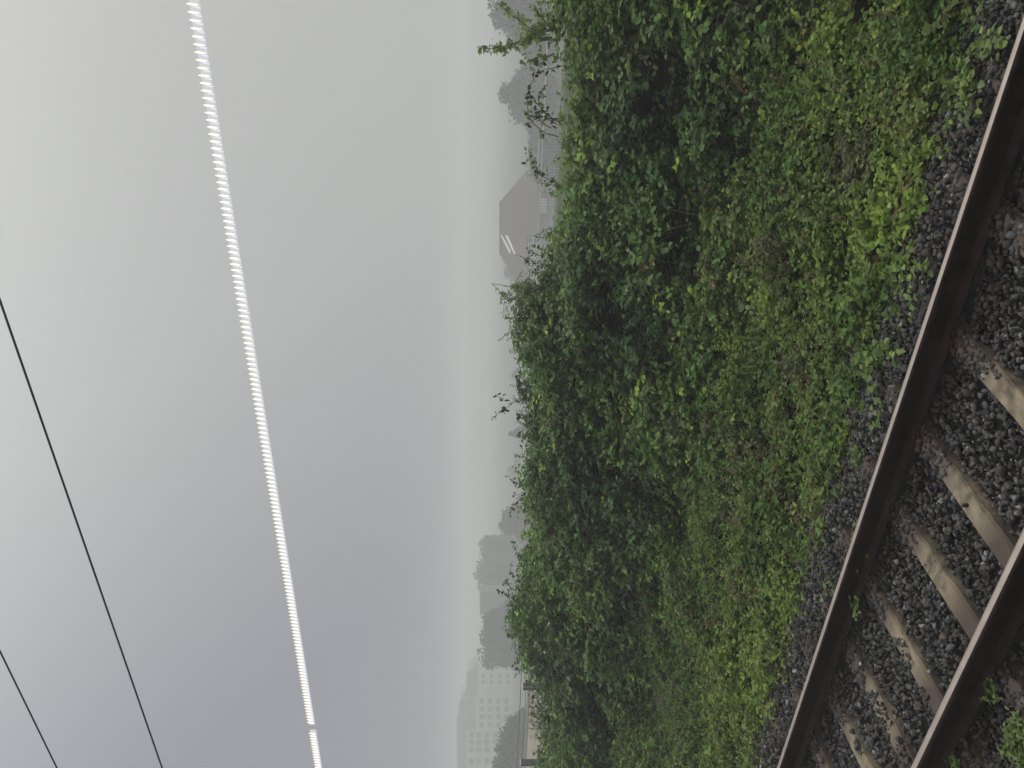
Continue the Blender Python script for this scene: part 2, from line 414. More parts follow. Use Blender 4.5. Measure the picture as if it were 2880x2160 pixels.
# crest of the hedge as the photograph shows it: (y, x) in photograph pixels
CREST = np.array([(-300, 1555), (-60, 1562), (0, 1563), (78, 1580), (150, 1592), (195, 1582), (300, 1582), (390, 1586), (470, 1582), (520, 1578), (600, 1582), (640, 1568), (677, 1543),
                  (740, 1530), (781, 1518), (830, 1496), (900, 1488), (960, 1490), (1010, 1492), (1080, 1490), (1146, 1494), (1172, 1500), (1230, 1500), (1302, 1495), (1360, 1492),
                  (1432, 1490), (1480, 1498), (1530, 1492), (1570, 1474), (1627, 1462), (1690, 1452), (1732, 1446), (1785, 1452), (1836, 1478), (1888, 1497), (1920, 1520), (1990, 1522),
                  (2083, 1516), (2160, 1512), (2500, 1510)], float)
YC = 11.0
cp = np.array([at(x, y, YC) for y, x in CREST[::-1]])
def crest(X): return np.interp(X, cp[:, 0], cp[:, 2])
# cross-section of the bank, fraction of the way up to the crest
PY = np.array([5.3, 6.1, 7.0, 7.8, 8.5, 8.92, 9.12, 9.38, 9.75, 10.3, 11.0, 11.8, 12.3])
PZ = np.array([-.36, -.26, -.20, -.15, -.08, .10, .55, 1.05, 1.50, 1.82, 1.97, 1.5, .2])
PS = np.concatenate([[0], np.cumsum(np.hypot(np.diff(PY), np.diff(PZ)))]); PS /= PS[-1]
def bank(X, t):                   # t in 0..1 along the cross-section -> point, outward normal
    s = PS
    y = np.interp(t, s, PY); z = np.interp(t, s, PZ)
    hz = crest(X)
    k = np.clip((y - 8.6) / (YC - 8.6), 0, 1); k = k * k * (3 - 2 * k)
    z = z + (hz - .06 - 1.97) * k
    y2 = np.interp(t + .01, s, PY); z2 = np.interp(t + .01, s, PZ)
    nrm = unit(np.stack([np.zeros_like(y), -(z2 - z + (hz - .06 - 1.97) * k), (y2 - y)], 1))
    return np.stack([X, y, z], 1), nrm
def bank_x(n, t):
    y = np.interp(t, PS, PY)
    lo, hi = -1.62 * y - 1.6, -.12 * y + 1.8
    return lo + (hi - lo) * RNG.random(n)
def lumps(P):                      # billowing of the hedge surface, metres
    big = fbm(P * np.array([1, 1, 1.2]), 1.15, 21) - .5
    small = vnoise(P, .42, 31) - .5
    return big * 1.25 + small * .40

hedge = empty('bramble_hedge', (-8, YC, 0))
tag(hedge, 'long dense dark green bramble hedge covering the bank behind the track', 'hedge')
hloc = np.array(hedge.location)
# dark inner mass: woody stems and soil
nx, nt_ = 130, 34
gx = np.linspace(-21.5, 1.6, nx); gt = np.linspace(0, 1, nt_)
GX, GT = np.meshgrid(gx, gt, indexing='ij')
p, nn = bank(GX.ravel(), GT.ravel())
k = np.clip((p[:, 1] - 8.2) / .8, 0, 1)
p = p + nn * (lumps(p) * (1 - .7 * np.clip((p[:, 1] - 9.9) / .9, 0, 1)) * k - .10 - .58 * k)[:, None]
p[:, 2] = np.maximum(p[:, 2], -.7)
idx = np.arange(nx * nt_).reshape(nx, nt_)
F = np.stack([idx[:-1, :-1].ravel(), idx[1:, :-1].ravel(), idx[1:, 1:].ravel(), idx[:-1, 1:].ravel()], 1)
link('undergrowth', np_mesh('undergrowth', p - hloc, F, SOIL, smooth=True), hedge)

def bank_foliage(n, t0, t1, per, leaf, Lr, colfn, depth, name, wid, keep=None, outw=.5, sp=.0):
    t = t0 + (t1 - t0) * RNG.random(n); X = bank_x(n, t); P, Nr = bank(X, t)
    k = np.clip((P[:, 1] - 8.2) / .8, 0, 1)
    lm = lumps(P) * (1 - .7 * np.clip((P[:, 1] - 9.9) / .9, 0, 1))
    lm = lm * k + (1 - k) * ((fbm(P, .5, 77) - .5) * .42 * np.clip((P[:, 1] - 5.8) / .5, .2, 1))
    dep = -np.abs(RNG.normal(0, depth, n)) * (.3 + .7 * k)
    P0 = P + Nr * (lm + dep - .04)[:, None]
    if keep is not None:
        m = keep(P0, lm); P0, Nr = P0[m], Nr[m]; n = len(P0)
    D = Nr * outw + RNG.normal(0, .5, (n, 3)) + np.array([0, -.15, .35])
    L_ = RNG.uniform(*Lr, n)
    p, A, Nn, ls, sid = shoots(P0, D, L_, per, leaf)
    return p, A, Nn, ls, sid, P0
def hedge_keep(P0, lm):
    hole = fbm(P0 * np.array([1, 1, 1.3]), .62, 101); big = vnoise(P0, 1.7, 105)
    mid = np.exp(-((P0[:, 1] - 9.1) / .35) ** 2) * .07
    return (hole > .345 + .15 * big + mid) | (P0[:, 2] > crest(P0[:, 0]) - .25)
def hedge_col(p, sid, P0):
    n = len(p); s = fbm(P0, 1.3, 41)[sid]; s2 = vnoise(P0, .35, 43)[sid]; r = RNG.random(len(P0))[sid]
    dark = np.array([.054, .112, .028]); mid = np.array([.118, .205, .044]); grey = np.array([.130, .175, .062])
    k = np.clip((s - .35) / .3, 0, 1)[:, None]
    c = dark * (1 - k) + mid * k
    g = (s2 > .68)[:, None]; c = np.where(g, grey, c)
    y = (r > .955)[:, None]; c = np.where(y, np.array([.25, .36, .05]), c)
    b = (r < .022)[:, None]; c = np.where(b, np.array([.16, .13, .05]), c)
    return c * 1.25 * RNG.uniform(.4, 1.6, (n, 1))
def low_col(p, sid, P0):
    n = len(p); s = fbm(P0, .9, 51)[sid]; r = RNG.random(len(P0))[sid]; s2 = vnoise(P0, .28, 53)[sid]
    a = np.array([.105, .200, .030]); b = np.array([.235, .35, .050]); d = np.array([.21, .25, .055])
    k = np.clip((s - .35) / .3 + np.clip((6.9 - P0[:, 1][sid]) * .3, -.35, .35), 0, 1)[:, None]; c = a * (1 - k) + b * k
    c = np.where((s2 > .70)[:, None], d, c)
    s3 = fbm(P0, .55, 57)[sid]; c = np.where((s3 > .68)[:, None], np.array([.14, .15, .055]), c)
    c = np.where((r > .985)[:, None], np.array([.30, .34, .05]), c)
    c = np.where((r < .03)[:, None], np.array([.17, .12, .05]), c)
    return c * .82 * RNG.uniform(.5, 1.5, (n, 1))
p, A, Nn, ls, sid, P0 = bank_foliage(18500, .345, .90, 12, .096, (.22, .60), None, .22, 'h', .7, hedge_keep)
link('foliage', leaf_mesh('foliage', p - hloc, A, Nn, ls, hedge_col(p, sid, P0), .74), hedge)

p2_, A2, N2, l2, s2_, Q0 = bank_foliage(2600, .36, .86, 9, .095, (.2, .5), None, .1, 'd', .7)
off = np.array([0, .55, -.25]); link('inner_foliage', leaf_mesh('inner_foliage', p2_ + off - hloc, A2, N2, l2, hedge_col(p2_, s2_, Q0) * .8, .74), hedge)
st = MB()
for i in RNG.choice(np.where(P0[:, 1] < 10.6)[0], 260, replace=False):
    q = P0[i]; d = unit(np.array([RNG.normal(0, .8), -.55, RNG.uniform(-.2, .9)])); L_ = RNG.uniform(.35, .9)
    st.tube([q - d * .25, q + d * L_ * .35, q + d * L_ * .7 - np.array([0, 0, .03]), q + d * L_ - np.array([0, 0, .14 * L_])], [.005, .004, .003, .0015], 4)
o = st.build('stems', DEADSTEM, hedge, org=hloc); o['kind'] = 'stuff'

# low weeds on the verge
def verge_keep(P0, lm):
    edge = 5.52 + .85 * (fbm(P0, 1.1, 61) - .42)
    gap = fbm(P0 * np.array([1, 1, 0]), .45, 65)
    return (P0[:, 1] > edge) & ((gap > .34) | (P0[:, 1] > 7.4))
p, A, Nn, ls, sid, P0 = bank_foliage(17500, .0, .44, 9, .058, (.10, .32), None, .10, 'v', .7, verge_keep)
g = np.clip(fbm(P0, .6, 71) * 1.6 - .45, 0, 1); sz = (.62 + .75 * fbm(P0, .8, 73))[sid]; ls = ls * sz; p[:, 2] += (RNG.random(len(P0)) * g * .36)[sid]
o = link('verge_weeds', leaf_mesh('verge_weeds', p, A, Nn, ls, low_col(p, sid, P0), .78))
tag(o, 'bright green low weeds covering the verge beside the ballast', 'weeds', kind='stuff')
# grass blades among the weeds
def blades(n, area, hgt, colr, wid=.06):
    P0 = area(n); n = len(P0)
    A = np.stack([RNG.normal(0, .45, n), RNG.normal(-.1, .45, n), np.ones(n)], 1)
    Nn = RNG.normal(0, 1, (n, 3)); Nn[:, 2] *= .2
    return P0, A, Nn, RNG.uniform(hgt[0], hgt[1], n), np.array(colr)[None] * RNG.uniform(.6, 1.4, (n, 1))
def grass_area(n):
    t = RNG.random(n) * .30; X = bank_x(n, t); P, _ = bank(X, t)
    m = (fbm(P, 1.0, 81) > .50) & (P[:, 1] > 6.0 + .5 * (fbm(P, .9, 61) - .45)); return P[m]
b = blades(800, grass_area, (.10, .26), (.16, .25, .05))
o = link('verge_grass', leaf_mesh('verge_grass', *b, wid=.075, fold=0, droop=.3))
tag(o, 'thin grass blades growing among the verge weeds', 'grass', kind='stuff')

# ------------------------------------------------------------------ shrubs, shoots and sprigs above the hedge
def sprig(name, paths, Y, leaf, dens, stops, wts, label, cat, group=None, rad=.006, spread=.05, parent=None, bare=.0, lean=0.0):
    """arching shoots given as pixel paths; stems are tubes, leaves sit round them"""
    allp, alla, alln, alll = [], [], [], []; sts = []
    base = at(*paths[0][-1], Y)
    for path in paths:
        q = np.array([at(x, y, Y) for x, y in path][::-1]); q[:, 1] += np.linspace(0, RNG.normal(0, .25), len(q)) + lean * np.linspace(0, 1, len(q))
        s = np.concatenate([[0], np.cumsum(np.linalg.norm(np.diff(q, axis=0), axis=1))]); Ln = s[-1]
        ts = np.linspace(0, Ln, max(6, int(Ln / .07))); c = np.stack([np.interp(ts, s, q[:, i]) for i in range(3)], 1)
        for _ in range(2): c[1:-1] = (c[:-2] + 2 * c[1:-1] + c[2:]) / 4
        c[1:-1] += RNG.normal(0, .006, (len(c) - 2, 3))
        st = MB(); st.tube(c, np.linspace(rad, rad * .35, len(c)), 5); sts.append(st)
        n = max(6, int(Ln * dens)); u = bare + (1 - bare) * RNG.random(n) ** .85; u = np.clip(u, 0, 1)
        P = np.stack([np.interp(u * Ln, ts, c[:, i]) for i in range(3)], 1) + RNG.normal(0, spread, (n, 3)) * (1.1 - u[:, None] * .8)
        A = RNG.normal(0, .7, (n, 3)); A[:, 2] -= .1
        Nn = RNG.normal(0, .6, (n, 3)); Nn[:, 2] += .7
        allp.append(P); alla.append(A); alln.append(Nn); alll.append(leaf * RNG.uniform(.6, 1.3, n) * (1.1 - .4 * u))
    P, A, Nn, Ls = map(np.concatenate, (allp, alla, alln, alll))
    r = empty(name, tuple(base)); tag(r, label, cat, group)
    for st in sts: st.build('stem', STEM, r, org=base)
    link('leaves', leaf_mesh('leaves', P - base, A, Nn, Ls, pal(len(P), stops, wts), .6), r)
    return r
LT = [(.20, .29, .085), (.26, .36, .10), (.15, .22, .07)]
DK = [(.05, .085, .035), (.075, .11, .045), (.04, .06, .03)]
sprig('wild_vine', [[(1345, 148), (1375, 146), (1411, 142), (1456, 130), (1495, 99), (1565, 80)], [(1392, -6), (1429, 24), (1465, 54), (1489, 78), (1545, 84)],
                    [(1385, 172), (1440, 140), (1500, 112), (1575, 110)], [(1500, 20), (1520, 60), (1560, 80)], [(1470, 175), (1500, 160), (1560, 150)]], 10.6, .088, 105, LT, (3, 3, 2),
      'pale green forked vine shoot standing high above the hedge at its right end', 'vine', rad=.009, spread=.055)
sprig('bramble_arch', [[(1513, 196), (1501, 211), (1484, 245), (1480, 275), (1489, 343), (1531, 371), (1570, 385)], [(1530, 235), (1512, 262), (1514, 295), (1530, 320), (1575, 345)],
                       [(1500, 300), (1520, 318), (1545, 325), (1580, 340)], [(1495, 330), (1515, 345), (1550, 360)], [(1512, 196), (1535, 190), (1580, 185)], [(1487, 262), (1500, 285), (1520, 300)]], 10.6, .075, 48, DK + LT[:1], (3, 3, 2, 2),
      'arching bramble stem curving over the hedge in front of the round hazy tree', 'bramble', rad=.007, spread=.05)
sprig('bramble_spray', [[(1492, 470), (1505, 490), (1530, 505), (1575, 520)], [(1510, 520), (1525, 515), (1560, 525)], [(1488, 440), (1500, 475), (1525, 500)]], 10.7, .07, 70, LT + DK[:2], (3, 2, 2, 2, 1),
      'small olive bramble spray below the right corner of the hazy house roof', 'bramble', rad=.006, spread=.06)
sprig('bramble_sprig', [[(1506, 668), (1512, 655), (1525, 640), (1560, 640)], [(1448, 728), (1470, 735), (1490, 735), (1520, 735)], [(1484, 755), (1500, 760), (1525, 765)], [(1478, 700), (1500, 712), (1525, 720)]], 10.8, .06, 30, DK + LT[:1], (3, 3, 2, 1),
      'thin dark bramble sprig before the white windows of the hazy house', 'bramble', rad=.004, spread=.03)

def outline_shrub(name, outl, Y, leaf, ntwig, stops, wts, label, cat, base_x, group=None, thick=.5, per=9, tw=.30, gap=.0, seed=0, fade=.5):
    """twigs fill the area between outline (y, x) and base_x; woody stems rise from the hedge"""
    outl = np.array(outl, float); y0, y1 = outl[0, 0], outl[-1, 0]
    ys = RNG.uniform(y0, y1, ntwig * 2); xt = np.interp(ys, outl[:, 0], outl[:, 1])
    u = RNG.random(len(ys)) ** fade
    xs_ = xt + (base_x - xt) * u
    P = np.array([at(x, y, Y) for x, y in zip(xs_, ys)]); P[:, 1] += RNG.normal(0, thick, len(P)) * (.35 + .65 * u)
    m = fbm(P, .38, 90 + seed) > gap; P = P[m][:ntwig]
    base = at(base_x, (y0 + y1) / 2, Y)
    D = RNG.normal(0, .55, (len(P), 3)) + np.array([0, -.1, .75])
    Ls = RNG.uniform(.5, 1.1, len(P)) * tw
    P = P - unit(D) * Ls[:, None] * .8
    p, A, Nn, ls, sid = shoots(P, D, Ls, per, leaf, droop=.15)
    r = empty(name, tuple(base)); tag(r, label, cat, group)
    st = MB()
    roots = [at(base_x + 25, y, Y) for y in np.linspace(y0 + (y1 - y0) * .15, y1 - (y1 - y0) * .15, max(3, int((y1 - y0) / 45)))]
    for i in range(0, len(P), 2):
        q = P[i]; e = q + unit(D[i]) * Ls[i]; e[2] -= .12 * Ls[i]
        if i % 6 == 0:
            rt = min(roots, key=lambda a: np.linalg.norm(a - q)); mid = (rt + q) / 2 + RNG.normal(0, .05, 3); mid[2] += .05
            st.tube([rt, mid, q, e], [.010, .007, .005, .002], 5)
        else: st.tube([q, (q + e) / 2 + RNG.normal(0, .01, 3), e], [.004, .003, .0015], 4)
    st.build('branches', STEM, r, org=base)
    link('leaves', leaf_mesh('leaves', p - base, A, Nn, ls, pal(len(p), stops, wts), .6), r)
    return r
MIDG = [(.22, .31, .13), (.27, .36, .16), (.16, .22, .09)]
outline_shrub('leafy_shrub', [(800, 1462), (806, 1425), (822, 1388), (845, 1384), (870, 1392), (890, 1402), (905, 1425), (918, 1440)], 10.9, .072, 170, MIDG, (3, 3, 2),
              'tall light green leafy shrub rising above the hedge left of the hazy house', 'shrub', 1500, thick=.25, gap=.45, seed=1)
outline_shrub('leafy_shrub', [(915, 1430), (926, 1390), (950, 1404), (968, 1410), (985, 1422), (1005, 1422), (1030, 1440), (1055, 1445)], 11.0, .070, 150, MIDG, (3, 3, 2),
              'second light green shrub of two rising together above the hedge middle, with one pointed top', 'shrub', 1505, thick=.25, gap=.46, seed=2)
outline_shrub('open_shrub', [(1050, 1455), (1066, 1434), (1100, 1436), (1120, 1442), (1150, 1450), (1180, 1450), (1195, 1475)], 11.2, .075, 190, DK + MIDG[:1], (3, 3, 2, 2),
              'dark open shrub with gaps of sky between its leaves at the middle of the hedge', 'shrub', 1545, thick=.25, gap=.44, seed=3, fade=.8)
sprig('bare_sprig', [[(1382, 1125), (1398, 1124), (1416, 1122), (1430, 1125), (1445, 1118), (1480, 1125)], [(1392, 1140), (1404, 1128), (1416, 1123)]], 11.1, .075, 34, DK, (3, 2, 2),
      'thin dark sprig standing straight up out of the open shrub', 'sprig', rad=.006, spread=.02)
outline_shrub('twiggy_shrub', [(1245, 1485), (1262, 1478), (1290, 1482), (1325, 1475), (1345, 1462), (1385, 1468), (1400, 1450), (1420, 1466), (1440, 1478)], 11.1, .07, 160, DK + MIDG[:2], (2, 3, 1, 2, 1),
              'bluish green twiggy shrub top between the hazy conifer and the round hazy tree', 'shrub', 1520, thick=.3, gap=.40, seed=4)
sprig('dark_sprig', [[(1428, 1328), (1438, 1340), (1440, 1352), (1455, 1362), (1490, 1368)], [(1442, 1332), (1440, 1348)], [(1432, 1465), (1440, 1445), (1447, 1420), (1462, 1405), (1495, 1395)], [(1442, 1380), (1450, 1385), (1480, 1392)], [(1470, 1250), (1478, 1262), (1500, 1270)]], 11.0, .07, 34, DK, (3, 2, 2),
      'dark twig sprigs reaching out of the bluish green twiggy shrub', 'sprig', rad=.005, spread=.025)
sprig('dark_sprig', [[(1400, 1625), (1412, 1640), (1422, 1660), (1440, 1675), (1480, 1690)], [(1418, 1618), (1412, 1645)], [(1440, 1605), (1437, 1630), (1450, 1650), (1480, 1660)], [(1442, 1545), (1450, 1565), (1465, 1580), (1490, 1590)],
                     [(1425, 1690), (1435, 1688), (1460, 1690)], [(1460, 1600), (1462, 1620), (1480, 1640)], [(1478, 1510), (1485, 1525), (1500, 1540)]], 11.0, .07, 38, DK, (3, 2, 2),
      'dark thin twigs sticking up from the highest hump of the hedge', 'sprig', rad=.005, spread=.03)
outline_shrub('thin_shrub', [(1575, 1470), (1610, 1452), (1640, 1440), (1690, 1446), (1740, 1444), (1790, 1455)], 11.0, .07, 200, DK + MIDG[:2], (2, 3, 1, 2, 2),
              'loose leafy shrub topping the highest hump of the hedge', 'shrub', 1500, thick=.4, gap=.34, seed=5)
sprig('dry_weed', [[(1488, 1895), (1498, 1905), (1505, 1912), (1530, 1900)], [(1490, 1935), (1498, 1915), (1510, 1900), (1545, 1890)]], 11.2, .05, 22, DK + [(.14, .13, .05)], (2, 2, 1, 2),
      'curved dry weed stalk in front of the grey post with a white cap', 'weed', rad=.005, spread=.02, bare=.3)
for (yy, lab) in ((1965, 'first tuft of brownish weeds showing against the tan path'), (1995, 'middle tuft of brownish weeds against the tan path'), (2045, 'dark green weed tuft against the tan path between the two grey posts')):
    sprig('weed_tuft', [[(1488 + random.uniform(-4, 8), yy + dy), (1500, yy + dy * .7 + 4), (1535, yy + dy * .3)] for dy in (-18, -10, -3, 4, 12, 20)], 11.4, .05, 60, DK + [(.13, .12, .05), (.10, .12, .05)], (2, 2, 1, 3, 2), lab, 'weed', 'weeds against the tan path', rad=.004, spread=.04)

# vine runners and tufts on the ballast (z on the stones)
def onz(px, py, z):
    d = ray(px, py); return EYE + d * ((z - EYE[2]) / d[2])
def runner(paths, leaf, n, stops, wts, label, cat='vine', z=-.19, spread=.035, hgt=.05):
    sts = []; P = []
    base = onz(*paths[0][0], z)
    for path in paths:
        q = np.array([onz(x, y, z) for x, y in path]); q[:, 2] += .01 + RNG.random(len(q)) * .03
        s = np.concatenate([[0], np.cumsum(np.linalg.norm(np.diff(q, axis=0), axis=1))]); ts = np.linspace(0, s[-1], 14)
        c = np.stack([np.interp(ts, s, q[:, i]) for i in range(3)], 1); c[:, :2] += RNG.normal(0, .006, (14, 2)); st = MB(); st.tube(c, .0025, 4); sts.append(st)
        u = RNG.random(n) * s[-1]; P.append(np.stack([np.interp(u, ts, c[:, i]) for i in range(3)], 1))
    P = np.concatenate(P); m = len(P); P += RNG.normal(0, spread, (m, 3)) * np.array([1, 1, 0]); P[:, 2] += .015 + RNG.random(m) * hgt
    A = RNG.normal(0, 1, (m, 3)); A[:, 2] *= .3; Nn = RNG.normal(0, .4, (m, 3)); Nn[:, 2] += 1
    r = empty('creeping_vine', tuple(base)); tag(r, label, cat, 'green runners on the ballast')
    for st in sts: st.build('stem', STEM, r, org=base)
    link('leaves', leaf_mesh('leaves', P - base, A, Nn, leaf * RNG.uniform(.6, 1.3, m), pal(m, stops, wts), .8), r)
BR = [(.17, .25, .06), (.22, .30, .07), (.12, .19, .06)]
runner([[(2430, 1490), (2455, 1515), (2448, 1560), (2440, 1600)], [(2400, 1620), (2412, 1660), (2435, 1715)]], .05, 45, BR, (2, 2, 2), 'green creeper lying on the ballast inside the polished far rail')
runner([[(2560, 735), (2580, 800), (2585, 850), (2590, 900)], [(2600, 730), (2612, 760), (2640, 745)]], .048, 34, BR, (2, 3, 1), 'yellow green creeper on the stones near the middle of the far rail')
runner([[(2490, 960), (2510, 990), (2540, 1010)], [(2470, 1090), (2485, 1130), (2490, 1190)], [(2455, 1000), (2460, 1060)]], .055, 28, BR, (2, 2, 2), 'broad leaved creeper between the weeds and the far rail')
runner([[(2735, 180), (2745, 240), (2780, 270)], [(2755, 190), (2740, 260), (2735, 290), (2760, 330)], [(2770, 130), (2790, 110), (2840, 120)]], .05, 46, BR, (2, 3, 2), 'green creeper with many leaves at the right end of the far rail')
runner([[(2330, 1480), (2318, 1500)], [(2360, 1640), (2330, 1700)], [(2240, 1740), (2235, 1800)]], .045, 14, BR, (2, 2, 2), 'small leaf runner hanging from the weeds over the dark stones')

def tuft(px, py, z, rad, n, leaf, label):
    c = onz(px, py, z); th = RNG.uniform(0, 6.28, n); rr = rad * np.sqrt(RNG.random(n))
    P0 = np.stack([rr * np.cos(th) * .5, rr * np.sin(th) * .5, np.zeros(n)], 1)
    D = np.stack([np.cos(th) * .6, np.sin(th) * .6, np.full(n, .9)], 1) + RNG.normal(0, .3, (n, 3))
    p, A, Nn, ls, sid = shoots(P0, D, RNG.uniform(.5, 1.1, n) * rad, 6, leaf)
    o = link('weed_clump', leaf_mesh('weed_clump', p, A, Nn, ls, pal(len(p), BR + [(.10, .16, .04)], (2, 1, 2, 3)), .6)); o.location = c
    tag(o, label, 'weed', 'weed clumps on the near ballast')
tuft(2790, 1930, -.2, .10, 46, .04, 'round yellow green weed clump on the near side of the nearest rail')
tuft(2690, 2125, -.2, .085, 34, .04, 'weed clump in the far left corner beside the nearest rail')
tuft(2895, 2090, -.2, .17, 120, .045, 'largest green weed clump, cut by the near edge of the picture')
tuft(2420, 1285, -.22, .10, 40, .045, 'yellow green moss like clump on the stones behind the far rail')
tuft(2250, 2130, -.24, .08, 26, .04, 'small low weed clump between the rails at the left end')

# thin dark stalks across the sleeper
st = MB(); zz = -.172
for pth in ([(2612, 1615), (2625, 1580), (2648, 1570)], [(2625, 1640), (2640, 1610), (2662, 1595), (2655, 1575)]):
    st.tube([onz(x, y, zz) + np.array([0, 0, .006]) for x, y in pth], .0022, 4)
o = st.build('dry_stalk', STEM); tag(o, 'two thin dark dry stalks bent across a bare tan sleeper', 'stalk')

# ------------------------------------------------------------------ fences beyond the hedge
YFN = 16.0
fz = lambda x, y: at(x, y, YFN)
p1, p2 = fz(1471, 1931), fz(1465, 2145)
fen = empty('wire_fence', (p2[0], YFN, .2)); tag(fen, 'wire fence with grey steel posts along the tan path', 'fence')
fo = np.array(fen.location)
def hpost(pt, cap):
    w_ = .155; m = MB(); z0 = .2; h = pt[2] - z0; cx, cy, cz = pt[0], pt[1], z0 + h / 2
    m.box((cx - w_ / 2, cy, cz), (.022, .12, h), 1); m.box((cx + w_ / 2, cy, cz), (.022, .12, h), 1); m.box((cx, cy + .01, cz), (w_ - .022, .05, h - .004), 0)
    o = m.build('post', [STEEL, DARKSTEEL], fen, org=fo)
    if cap:
        m = MB(); m.box((cx, cy, pt[2] + .012), (w_ + .04, .14, .024)); m.build('cap', WHITEP, o, org=fo)
hpost(p1, True); hpost(p2, True)
step = p2[0] - p1[0]
hpost(p2 + np.array([step, 0, 0]), True)
for (px, py, r) in ((1456, 2100, .010), (1475, 2000, .007), (1486, 2000, .007)):
    z = fz(px, py)[2]; m = MB(); m.tube([(p1[0] + 2.5, YFN + .08, z), ((p1[0] + p2[0]) / 2, YFN + .08, z - .02), (p2[0] + step * 1.3, YFN + .08, z)], r, 5); m.build('wire', DARKSTEEL, fen, org=fo)

YPR = 55.0
a, b = at(1543, -40, YPR), at(1517, 668, YPR)
pr = empty('picket_railing', (a[0], YPR, -3.1)); tag(pr, 'pale metal picket railing beyond the hedge in front of the hazy house', 'railing'); po = np.array(pr.location)
zt = (a[2] + b[2]) / 2; b = np.array([b[0], YPR, zt]); a = np.array([a[0] + 6, YPR, zt])
m = MB(); m.tube([(a[0], YPR, zt), (b[0], YPR, zt)], .035, 6); m.build('top_rail', WHITEP, pr, org=po)
m = MB(); c0, c1 = at(1528, 392, YPR), at(1519, 480, YPR); m.tube([(c0[0], YPR - .1, zt + .25), (c1[0], YPR - .1, zt + .25)], .03, 6); m.build('upper_bar', WHITEP, pr, org=po)
m = MB(); m.tube([(a[0], YPR, -2.95), (b[0], YPR, -2.95)], .03, 6); m.build('bottom_rail', STEEL, pr, org=po)
m = MB()
nP = int((a[0] - b[0]) / .2)
for i in range(nP):
    x = b[0] + .05 + i * .2; m.box((x, YPR, (zt - 3.0) / 2), (.028, .03, zt + 2.9))
m.build('pickets', STEEL, pr, org=po)
for x in np.arange(b[0], a[0], 3.2):
    m = MB(); m.box((x, YPR + .04, (zt - 3.1) / 2), (.08, .05, zt + 3.1 + .06)); m.build('post', STEEL if x > b[0] + .1 else DARKSTEEL, pr, org=po)

# ------------------------------------------------------------------ overhead wires
def wire(pa, pb, Y, r, name, label):
    A_, B_ = at(*pa, Y), at(*pb, Y)
    z = (A_[2] + B_[2]) / 2; sl = (B_[2] - A_[2]) / (B_[0] - A_[0])
    X = np.linspace(-40, 6, 60); pts = [(x, Y, A_[2] + sl * (x - A_[0])) for x in X]
    m = MB(); m.tube(pts, r, 8); o = m.build(name, WIREM, smooth=True, org=(0, Y, z)); o.location = (0, Y, z); tag(o, label, 'wire', 'overhead wires'); return o
wire((0, 846), (456, 2160), 4.04, .0064, 'overhead_wire', 'long dark overhead wire crossing the whole sky')
wire((0, 1832), (160, 2160), 4.04, .0058, 'overhead_wire', 'short dark overhead wire cutting the highest left corner of the sky')

# ------------------------------------------------------------------ train window reflection of a light strip, added as floating glowing geometry
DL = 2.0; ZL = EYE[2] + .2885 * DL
refl = empty('strip_reflection', (-1.5, DL, ZL)); tag(refl, 'glowing beaded white window reflection of lamps running across the grey sky', 'window reflection'); lo = np.array(refl.location)
def reflected_diode_mesh():
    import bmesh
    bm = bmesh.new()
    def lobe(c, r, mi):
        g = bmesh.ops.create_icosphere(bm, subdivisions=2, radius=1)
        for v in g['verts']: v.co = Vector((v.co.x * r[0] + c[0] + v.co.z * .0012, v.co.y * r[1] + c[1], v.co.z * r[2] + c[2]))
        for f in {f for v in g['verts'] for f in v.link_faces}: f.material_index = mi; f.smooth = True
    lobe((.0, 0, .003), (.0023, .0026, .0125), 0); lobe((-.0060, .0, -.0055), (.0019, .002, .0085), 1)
    me = bpy.data.meshes.new('reflected_diode'); bm.to_mesh(me); bm.free(); me.materials.append(WARM); me.materials.append(COOL); return me
dm = reflected_diode_mesh(); pitch = .0162
Xs = np.arange(-.30, -3.32, -pitch)
gapx = at(890, 2049, DL)[0]
Xs = [x for x in Xs if abs(x - gapx) > .022]
outer = list(np.arange(-.30 + pitch, 1.9, pitch)) + list(np.arange(-3.32, -4.6, -pitch))     # the strip runs on past both edges of the view
for x in Xs[:100]: link('reflected_diode', dm, refl, (x - lo[0], 0, 0))
rest = MB(); V = np.array([v.co for v in dm.vertices]); F = [tuple(f.vertices) for f in dm.polygons]; MI = [f.material_index for f in dm.polygons]
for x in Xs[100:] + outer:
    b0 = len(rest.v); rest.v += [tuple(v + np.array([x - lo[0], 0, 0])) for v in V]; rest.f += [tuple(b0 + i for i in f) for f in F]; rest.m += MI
o = rest.build('reflected_diode_row', [WARM, COOL], refl, smooth=True); o['kind'] = 'stuff'
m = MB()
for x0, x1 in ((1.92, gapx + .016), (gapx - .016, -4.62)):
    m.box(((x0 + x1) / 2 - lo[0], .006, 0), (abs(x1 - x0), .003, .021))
m.build('glow_band', DIFFUSE, refl)  # added glowing band that imitates the soft glow between the mirrored beads

